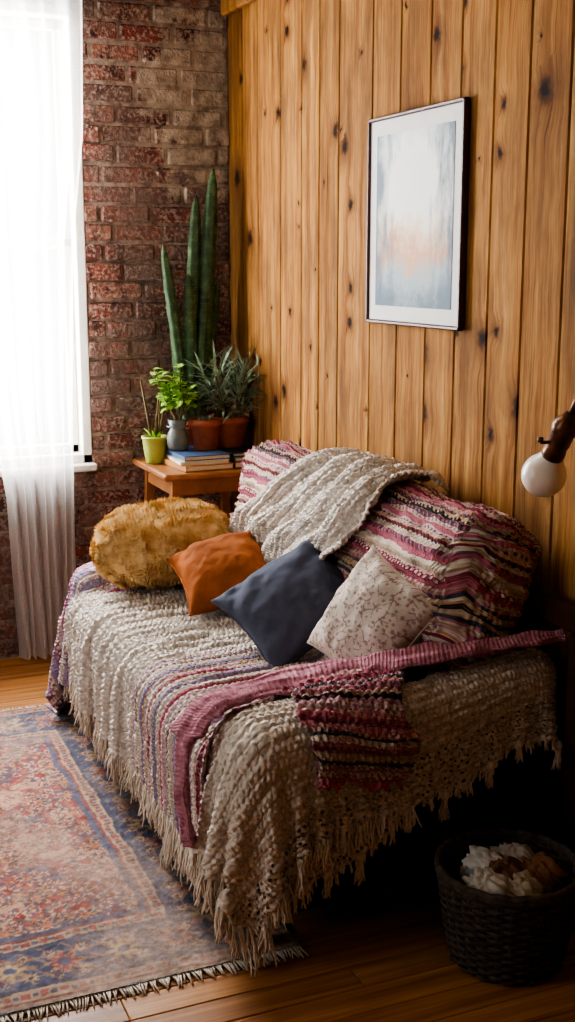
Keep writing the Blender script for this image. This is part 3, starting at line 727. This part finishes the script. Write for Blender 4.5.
def leaf(g,base,d,L,w,droop=.3,mi=0,nseg=5,fold=.3):
    d=Vector(d).normalized();s_=d.cross(Vector((0,0,1)));s_=s_.normalized() if s_.length>.01 else Vector((1,0,0))
    V=[];p=Vector(base);F=[]
    for i in range(nseg+1):
        t=i/nseg;ww=w*math.sin(math.pi*min(1,(t*.86+.12)))**.8 if i<nseg else w*.03
        up=s_.cross(d)
        V+=[p+s_*ww+up*ww*fold,p.copy(),p-s_*ww+up*ww*fold]
        d=(d+Vector((0,0,-droop/nseg))).normalized();p=p+d*L/nseg
        if p.x>-.006:p.x=-.006
        if p.y>D-.02:p.y=D-.02
    V=[Vector((min(v.x,-.004),min(v.y,D-.016),v.z)) for v in V]
    for i in range(nseg):
        o_=i*3;F+=[(o_,o_+1,o_+4,o_+3),(o_+1,o_+2,o_+5,o_+4)]
    g.add(V,F,mi)
def leafmat(name,a,b):
    k=NT(name,.5,.35);n=k.noise(k.obj(),30,2);k.col(k.ramp(n,[(.3,a),(.7,b)]))
    return k.mat
SPK=leafmat('spiky_leaf',lin(78,100,80),lin(150,170,140));LEAF=leafmat('bright_leaf',lin(110,166,50),lin(188,226,104));STEM=simple('stem',lin(100,84,50),.8,.2)
e=empty('potted_spiky_plant');pb=Vector((-.100,4.455,zb))
g=G();pot(g,pb,.080,.122);g.obj('pot',[TERRA,SOIL],e,True)
g=G();r_=random.Random(5)
for s0 in range(12):
    a0=r_.uniform(0,6.28);st=pb+Vector((.03*math.cos(a0),.03*math.sin(a0),.10));tp=st+Vector((.07*math.cos(a0)-.015,.06*math.sin(a0)-.03,r_.uniform(.07,.23)))
    g.tube([st,tp],.004,6,1)
    for q_ in range(20):
        a=r_.uniform(0,6.28);el=r_.uniform(-.1,1.3);b=st.lerp(tp,r_.uniform(.3,1))
        leaf(g,b,(math.cos(a)*math.cos(el)-.1,math.sin(a)*math.cos(el)-.15,math.sin(el)),r_.uniform(.10,.18),.0055,.35)
g.obj('leaves',[SPK,STEM],e,True,recalc=False)
e=empty('terracotta_pot');g=G();pot(g,Vector((-.212,4.42,za)),.064,.118);g.obj('pot',[TERRA,SOIL],e,True)
g=G()
for q_ in range(14):
    a=r_.uniform(0,6.28);leaf(g,(-.212+.02*math.cos(a),4.42+.02*math.sin(a),za+.1),(math.cos(a),math.sin(a),1.6),r_.uniform(.03,.06),.006,.3)
g.obj('sprouts',[SPK],e,True,recalc=False)
e=empty('leafy_plant_in_jar');jb=Vector((-.318,4.44,za))
k=NT('jar_glass',.08,.6);k.col(lin(150,160,156));k.b.inputs['Transmission Weight'].default_value=.5;k.b.inputs['IOR'].default_value=1.35
g=G();g.lathe([(0,0),(.036,0),(.042,.01),(.044,.05),(.034,.075),(.03,.085),(.033,.092),(.038,.12),(.035,.12),(.03,.095),(.027,.085),(.03,.075),(.040,.05),(.037,.012),(0,.008)],jb,32)
for zz_ in(.02,.05,.09): g.lathe([(.0415,zz_),(.046,zz_+.003),(.0415,zz_+.006)],jb,32)
g.obj('jar',[k.mat],e,True)
g=G()
for q_ in range(22):
    a=r_.uniform(0,6.28);rr=r_.uniform(.02,.095);tp=jb+Vector((rr*math.cos(a)-.01,rr*math.sin(a),r_.uniform(.19,.34)));b0=jb+Vector((.01*math.cos(a),.01*math.sin(a),.03))
    pth=[b0,jb+Vector((.015*math.cos(a),.015*math.sin(a),.13)),tp];g.tube(pth,.0022,5,1)
    for w in range(10):
        a=r_.uniform(0,6.28);b=pth[1].lerp(tp,r_.uniform(.4,1));leaf(g,b,(math.cos(a),math.sin(a),r_.uniform(-.1,.9)),r_.uniform(.03,.05),.0135,.6)
g.obj('foliage',[LEAF,STEM],e,True,recalc=False)
e=empty('potted_twig_plant');lb=Vector((-.392,4.50,TZ+.001))
LIME=simple('lime_ceramic',lin(172,182,84),.3,.1,12,spec=.5)
g=G();g.lathe([(0,0),(.034,0),(.038,.005),(.046,.06),(.05,.095),(.054,.098),(.054,.106),(.046,.106),(.044,.09),(0,.088)],lb,32);g.obj('pot',[LIME],e,True)
g=G()
for (dx,dy,h,mi) in[(-.045,0,.24,0),(.035,.01,.17,0),(0,-.01,.10,1),(.045,0,.17,0),(-.012,.01,.10,1),(.015,0,.19,0)]:
    g.tube([lb+Vector((dx*.3,dy,.085)),lb+Vector((dx*.6,dy,.085+h*.4)),lb+Vector((dx+random.uniform(-.01,.01),dy,.085+h))],[.006,.005,.003],6,0)
for q_ in range(12):
    a=r_.uniform(0,6.28);leaf(g,lb+Vector((.01*math.cos(a),.01*math.sin(a),.09)),(math.cos(a)*.5,math.sin(a)*.5,1),r_.uniform(.03,.07),.006,.5,1)
g.obj('twigs',[STEM,LEAF],e,True,recalc=False)

# ============================================================ RUG
rx0,rx1,ry0,ry1=-3.1,-.725,2.31,4.08
nx,ny=560,420
X,Y=np.meshgrid(np.linspace(rx0,rx1,nx),np.linspace(ry0,ry1,ny),indexing='ij')
wx=X+.028*(fbm(X,Y,8,1,3)-.5);wy=Y+.028*(fbm(X,Y,8,5,3)-.5)
ed_=np.minimum(np.minimum(wx-rx0,rx1-wx),np.minimum(wy-ry0,ry1-wy))
L3=lambda *c:np.array(lin(*c)[:3])
C=np.zeros((nx,ny,3));
def setc(mask,c): C[mask]=c
def flower(px,py,sx,sy,ox=0,oy=0):
    a=((px-ox)/sx);b=((py-oy)/sy);ia=np.floor(a);ib=np.floor(b)
    jx=(vn(ia*7.7,ib*3.3,1,3)-.5)*sx*.3;jy=(vn(ia*5.1,ib*9.3,1,4)-.5)*sy*.3
    fa=(a-ia-.5)*sx-jx;fb=(b-ib-.5)*sy-jy
    sz=.7+.6*vn(ia*3.1,ib*6.7,1,6)
    return np.hypot(fa,fb)/sz,np.arctan2(fb,fa),ia,ib
C[:]=L3(172,106,98)
fx=np.abs(wx-(rx0+rx1)/2);fy=np.abs(wy-(ry0+ry1)/2)
blot=fbm(fx,fy,7,7,4)
setc(blot>.54,L3(200,160,136));setc(blot<.42,L3(154,80,78));setc(blot<.33,L3(112,98,114))
for (s0,ox,c1,c2,c3) in[(.11,0,(108,102,122),(208,176,144),(156,74,74)),(.11,.055,(198,156,114),(96,96,118),(190,130,100)),(.055,.02,(170,90,86),(208,178,148),(114,98,112))]:
    r,t,ia,ib=flower(fx,fy,s0,s0,ox,ox)
    on=vn(ia*2.3,ib*4.7,1,8)>.35
    R=s0*.42
    setc(on&(r<R*(.75+.25*np.cos(8*t))),L3(*c1));setc(on&(r<R*.7*(.75+.25*np.cos(8*t))),L3(*c2));setc(on&(r<R*.35),L3(*c3))
vine=np.abs(np.sin(fx*52+3*np.sin(fy*27))*np.sin(fy*52+3*np.sin(fx*27)))
setc((vine<.05),L3(126,98,98))
med=np.hypot(fx/.55,fy/.36)*(1+.05*np.cos(16*np.arctan2(fy,fx)))
C[med<1]=C[med<1]*.6+L3(206,146,124)*.4;setc((med>1)&(med<1.04),L3(100,98,118))
bord=ed_<.30
C[bord]=L3(84,90,112)
inb=(ed_>.075)&(ed_<.225)
side=np.where(np.minimum(wx-rx0,rx1-wx)<np.minimum(wy-ry0,ry1-wy),wy,wx)
C[inb&(fbm(X,Y,14,3)>.55)]=L3(104,106,122)
C[inb&(np.abs(np.sin(side*60+ed_*50)*np.cos(ed_*75))<.16)]=L3(150,124,112)
for (per,off,cc1,cc2,R) in[(.13,.15,(170,138,116),(158,92,86),.052),(.065,.105,(182,148,114),(110,82,92),.020),(.065,.195,(152,94,88),(192,166,132),.020)]:
    along=side/per;ia=np.floor(along);fa=(along-ia-.5)*per+(vn(ia*3.3,off*50+0*ia,1,2)-.5)*.02;fb=ed_-off
    rr=np.hypot(fa,fb);tt=np.arctan2(fb,fa);par=(ia.astype(int)%2==0);pt=(.75+.25*np.cos(8*tt))
    C[inb&(rr<R*pt)]=L3(*cc1);C[inb&par&(rr<R*.75*pt)]=L3(*cc2);C[inb&~par&(rr<R*.75*pt)]=L3(190,164,126);C[inb&(rr<R*.3)]=L3(90,94,118)
for a,b,c in[(.0,.016,(160,140,124)),(.016,.024,(136,88,84)),(.024,.06,(178,150,128)),(.06,.07,(84,86,104)),(.232,.240,(84,86,104)),(.240,.272,(182,154,128)),(.272,.281,(144,86,84)),(.281,.30,(96,98,118))]:
    setc((ed_>=a)&(ed_<b),L3(*c))
z1_=((ed_>.028)&(ed_<.056))|((ed_>.243)&(ed_<.269))
mid=np.abs(np.where(ed_<.1,ed_-.042,ed_-.256))
C[z1_&(np.sin(side*2*math.pi/.04)>.1)&(mid<.009)]=L3(152,92,88)
C[z1_&(np.sin(side*2*math.pi/.04)<-.5)&(mid<.006)]=L3(96,104,122)
wear=fbm(X,Y,6,20,4);w_=.08+np.clip((wear-.42)*3,0,1)[...,None]*.5
C=C*(1-w_)+L3(182,158,142)*w_
C=C*(.36+.6*vn(X,Y,190,3)*.7+.4*vn(X,Y,60,5)+.15*vn(X,Y,14,6))[...,None]
H=.008+.003*vn(X,Y,160,8)+.004*vn(X,Y,5,2)
e=empty('persian_rug')
V=np.stack([X,Y,H],-1);col=np.concatenate([np.clip(C,0,1),np.ones((nx,ny,1))],-1)
I=np.arange(nx*ny).reshape(nx,ny);F=np.stack([I[:-1,:-1],I[1:,:-1],I[1:,1:],I[:-1,1:]],-1).reshape(-1,4)
k=NT('rug_wool',.95,.05);k.col(k.attr('Col','Color'))
mk('pile',V.reshape(-1,3),F,k.mat,e,recalc=False,col=col.reshape(-1,4))
g=G();g.box((rx0,ry0,.001),(rx1,ry1,.0075),.002);g.obj('backing',[FR],e)
g=G();r_=random.Random(9)
for yy_,sg in((ry0,-1),(ry1,1)):
    x=rx0
    while x<rx1:
        L=r_.uniform(.02,.04);a=r_.uniform(-.012,.012)
        g.tube([(x,yy_-sg*.004,.008),(x+a*.5,yy_+sg*L*.5,.006),(x+a,yy_+sg*L,.003)],[.0028,.0024,.0016],4);x+=r_.uniform(.004,.008)
g.obj('fringe',[FR],e,True,recalc=False)

# ============================================================ BASKET
e=empty('wicker_basket');bc=Vector((-.300,2.105,0))
WK=simple('dark_wicker',lin(80,68,60),.8,.3,60,spec=.15)
g=G();Hb=.215;nst=30
rf=lambda z:.122+.034*(z/Hb)
for q_ in range(nst):
    a=2*math.pi*q_/nst;g.tube([bc+Vector((rf(z)*math.cos(a),rf(z)*math.sin(a),z+.004)) for z in np.linspace(0,Hb,6)],.0035,6)
nr=22
for r0 in range(nr):
    z=.008+(Hb-.012)*r0/(nr-1);pth=[]
    for q_ in range(120):
        a=2*math.pi*q_/119;rr=rf(z)+.0055*math.cos(a*nst/2+(math.pi if r0%2 else 0));pth.append(bc+Vector((rr*math.cos(a),rr*math.sin(a),z)))
    g.tube(pth,.0052,6,cap=False)
for zz_ in(Hb+.004,Hb+.012):
    g.tube([bc+Vector(((rf(Hb)+.003)*math.cos(2*math.pi*q_/60),(rf(Hb)+.003)*math.sin(2*math.pi*q_/60),zz_+.002*math.sin(q_*2))) for q_ in range(61)],.0085,8,cap=False)
g.lathe([(0,.004),(.12,.004),(.122,.008),(0,.008)],bc,32)
g.obj('weave',[WK],e,True)
import bmesh
cl=[lin(206,200,188),lin(180,166,140),lin(130,88,60),lin(212,208,200),lin(186,178,164),lin(110,78,56),lin(200,192,178)]
for i,(dx,dy,z,r) in enumerate([(-.075,-.03,.195,.05),(.0,-.06,.185,.05),(.07,-.02,.19,.052),(-.03,.05,.2,.05),(.05,.06,.195,.05),(-.01,0,.2,.05),(.0,.0,.12,.085)]):
    bm=bmesh.new();bmesh.ops.create_icosphere(bm,subdivisions=5,radius=1)
    V=np.array([v.co[:] for v in bm.verts]);F=[[v.index for v in f.verts] for f in bm.faces];bm.free()
    d=.85+.6*np.abs(fbm(V[:,0]*2+V[:,2]*1.3,V[:,1]*2-V[:,2],1.2,i*3,3)-.5)*2
    V=V*d[:,None]*r*np.array([1,1,.8])+np.array([bc.x+dx,bc.y+dy,z])
    mk(f'crumpled_cloth_{i+1}',V,F,simple(f'cloth_scrap_{i}',cl[i],.9,.12,30),e,smooth=True)

# ============================================================ LIGHT + CAMERA
def area(name,loc,rot,sx,sy,pw_,col):
    l=bpy.data.lights.new(name,'AREA');l.shape='RECTANGLE';l.size=sx;l.size_y=sy;l.energy=pw_;l.color=col
    o=bpy.data.objects.new(name,l);o.location=loc;o.rotation_euler=rot;S.collection.objects.link(o);return o
area('daylight_window_1',((WX0+WX1)/2,D+.30,(WZ0+WZ1)/2+.1),(math.radians(-90),0,0),1.2,1.9,345,(1,1,1))
area('daylight_window_2',(RX0-.25,(LY0+LY1)/2,(LZ0+LZ1)/2),(0,math.radians(-90),0),1.4,1.3,20,(1,.99,.97))
w=bpy.data.worlds.new('World');S.world=w;w.use_nodes=True
bg=w.node_tree.nodes['Background'];bg.inputs[0].default_value=(.95,.97,1,1);bg.inputs[1].default_value=2.9
cam=bpy.data.cameras.new('Camera');cam.sensor_fit='VERTICAL';cam.sensor_height=36;cam.lens=36*1200/1022
co=bpy.data.objects.new('Camera',cam);S.collection.objects.link(co)
co.location=(CX,0,CH)
M=Matrix((CR_,CU,-CF)).transposed()
co.rotation_euler=M.to_euler()
cam.clip_start=.02
S.camera=co
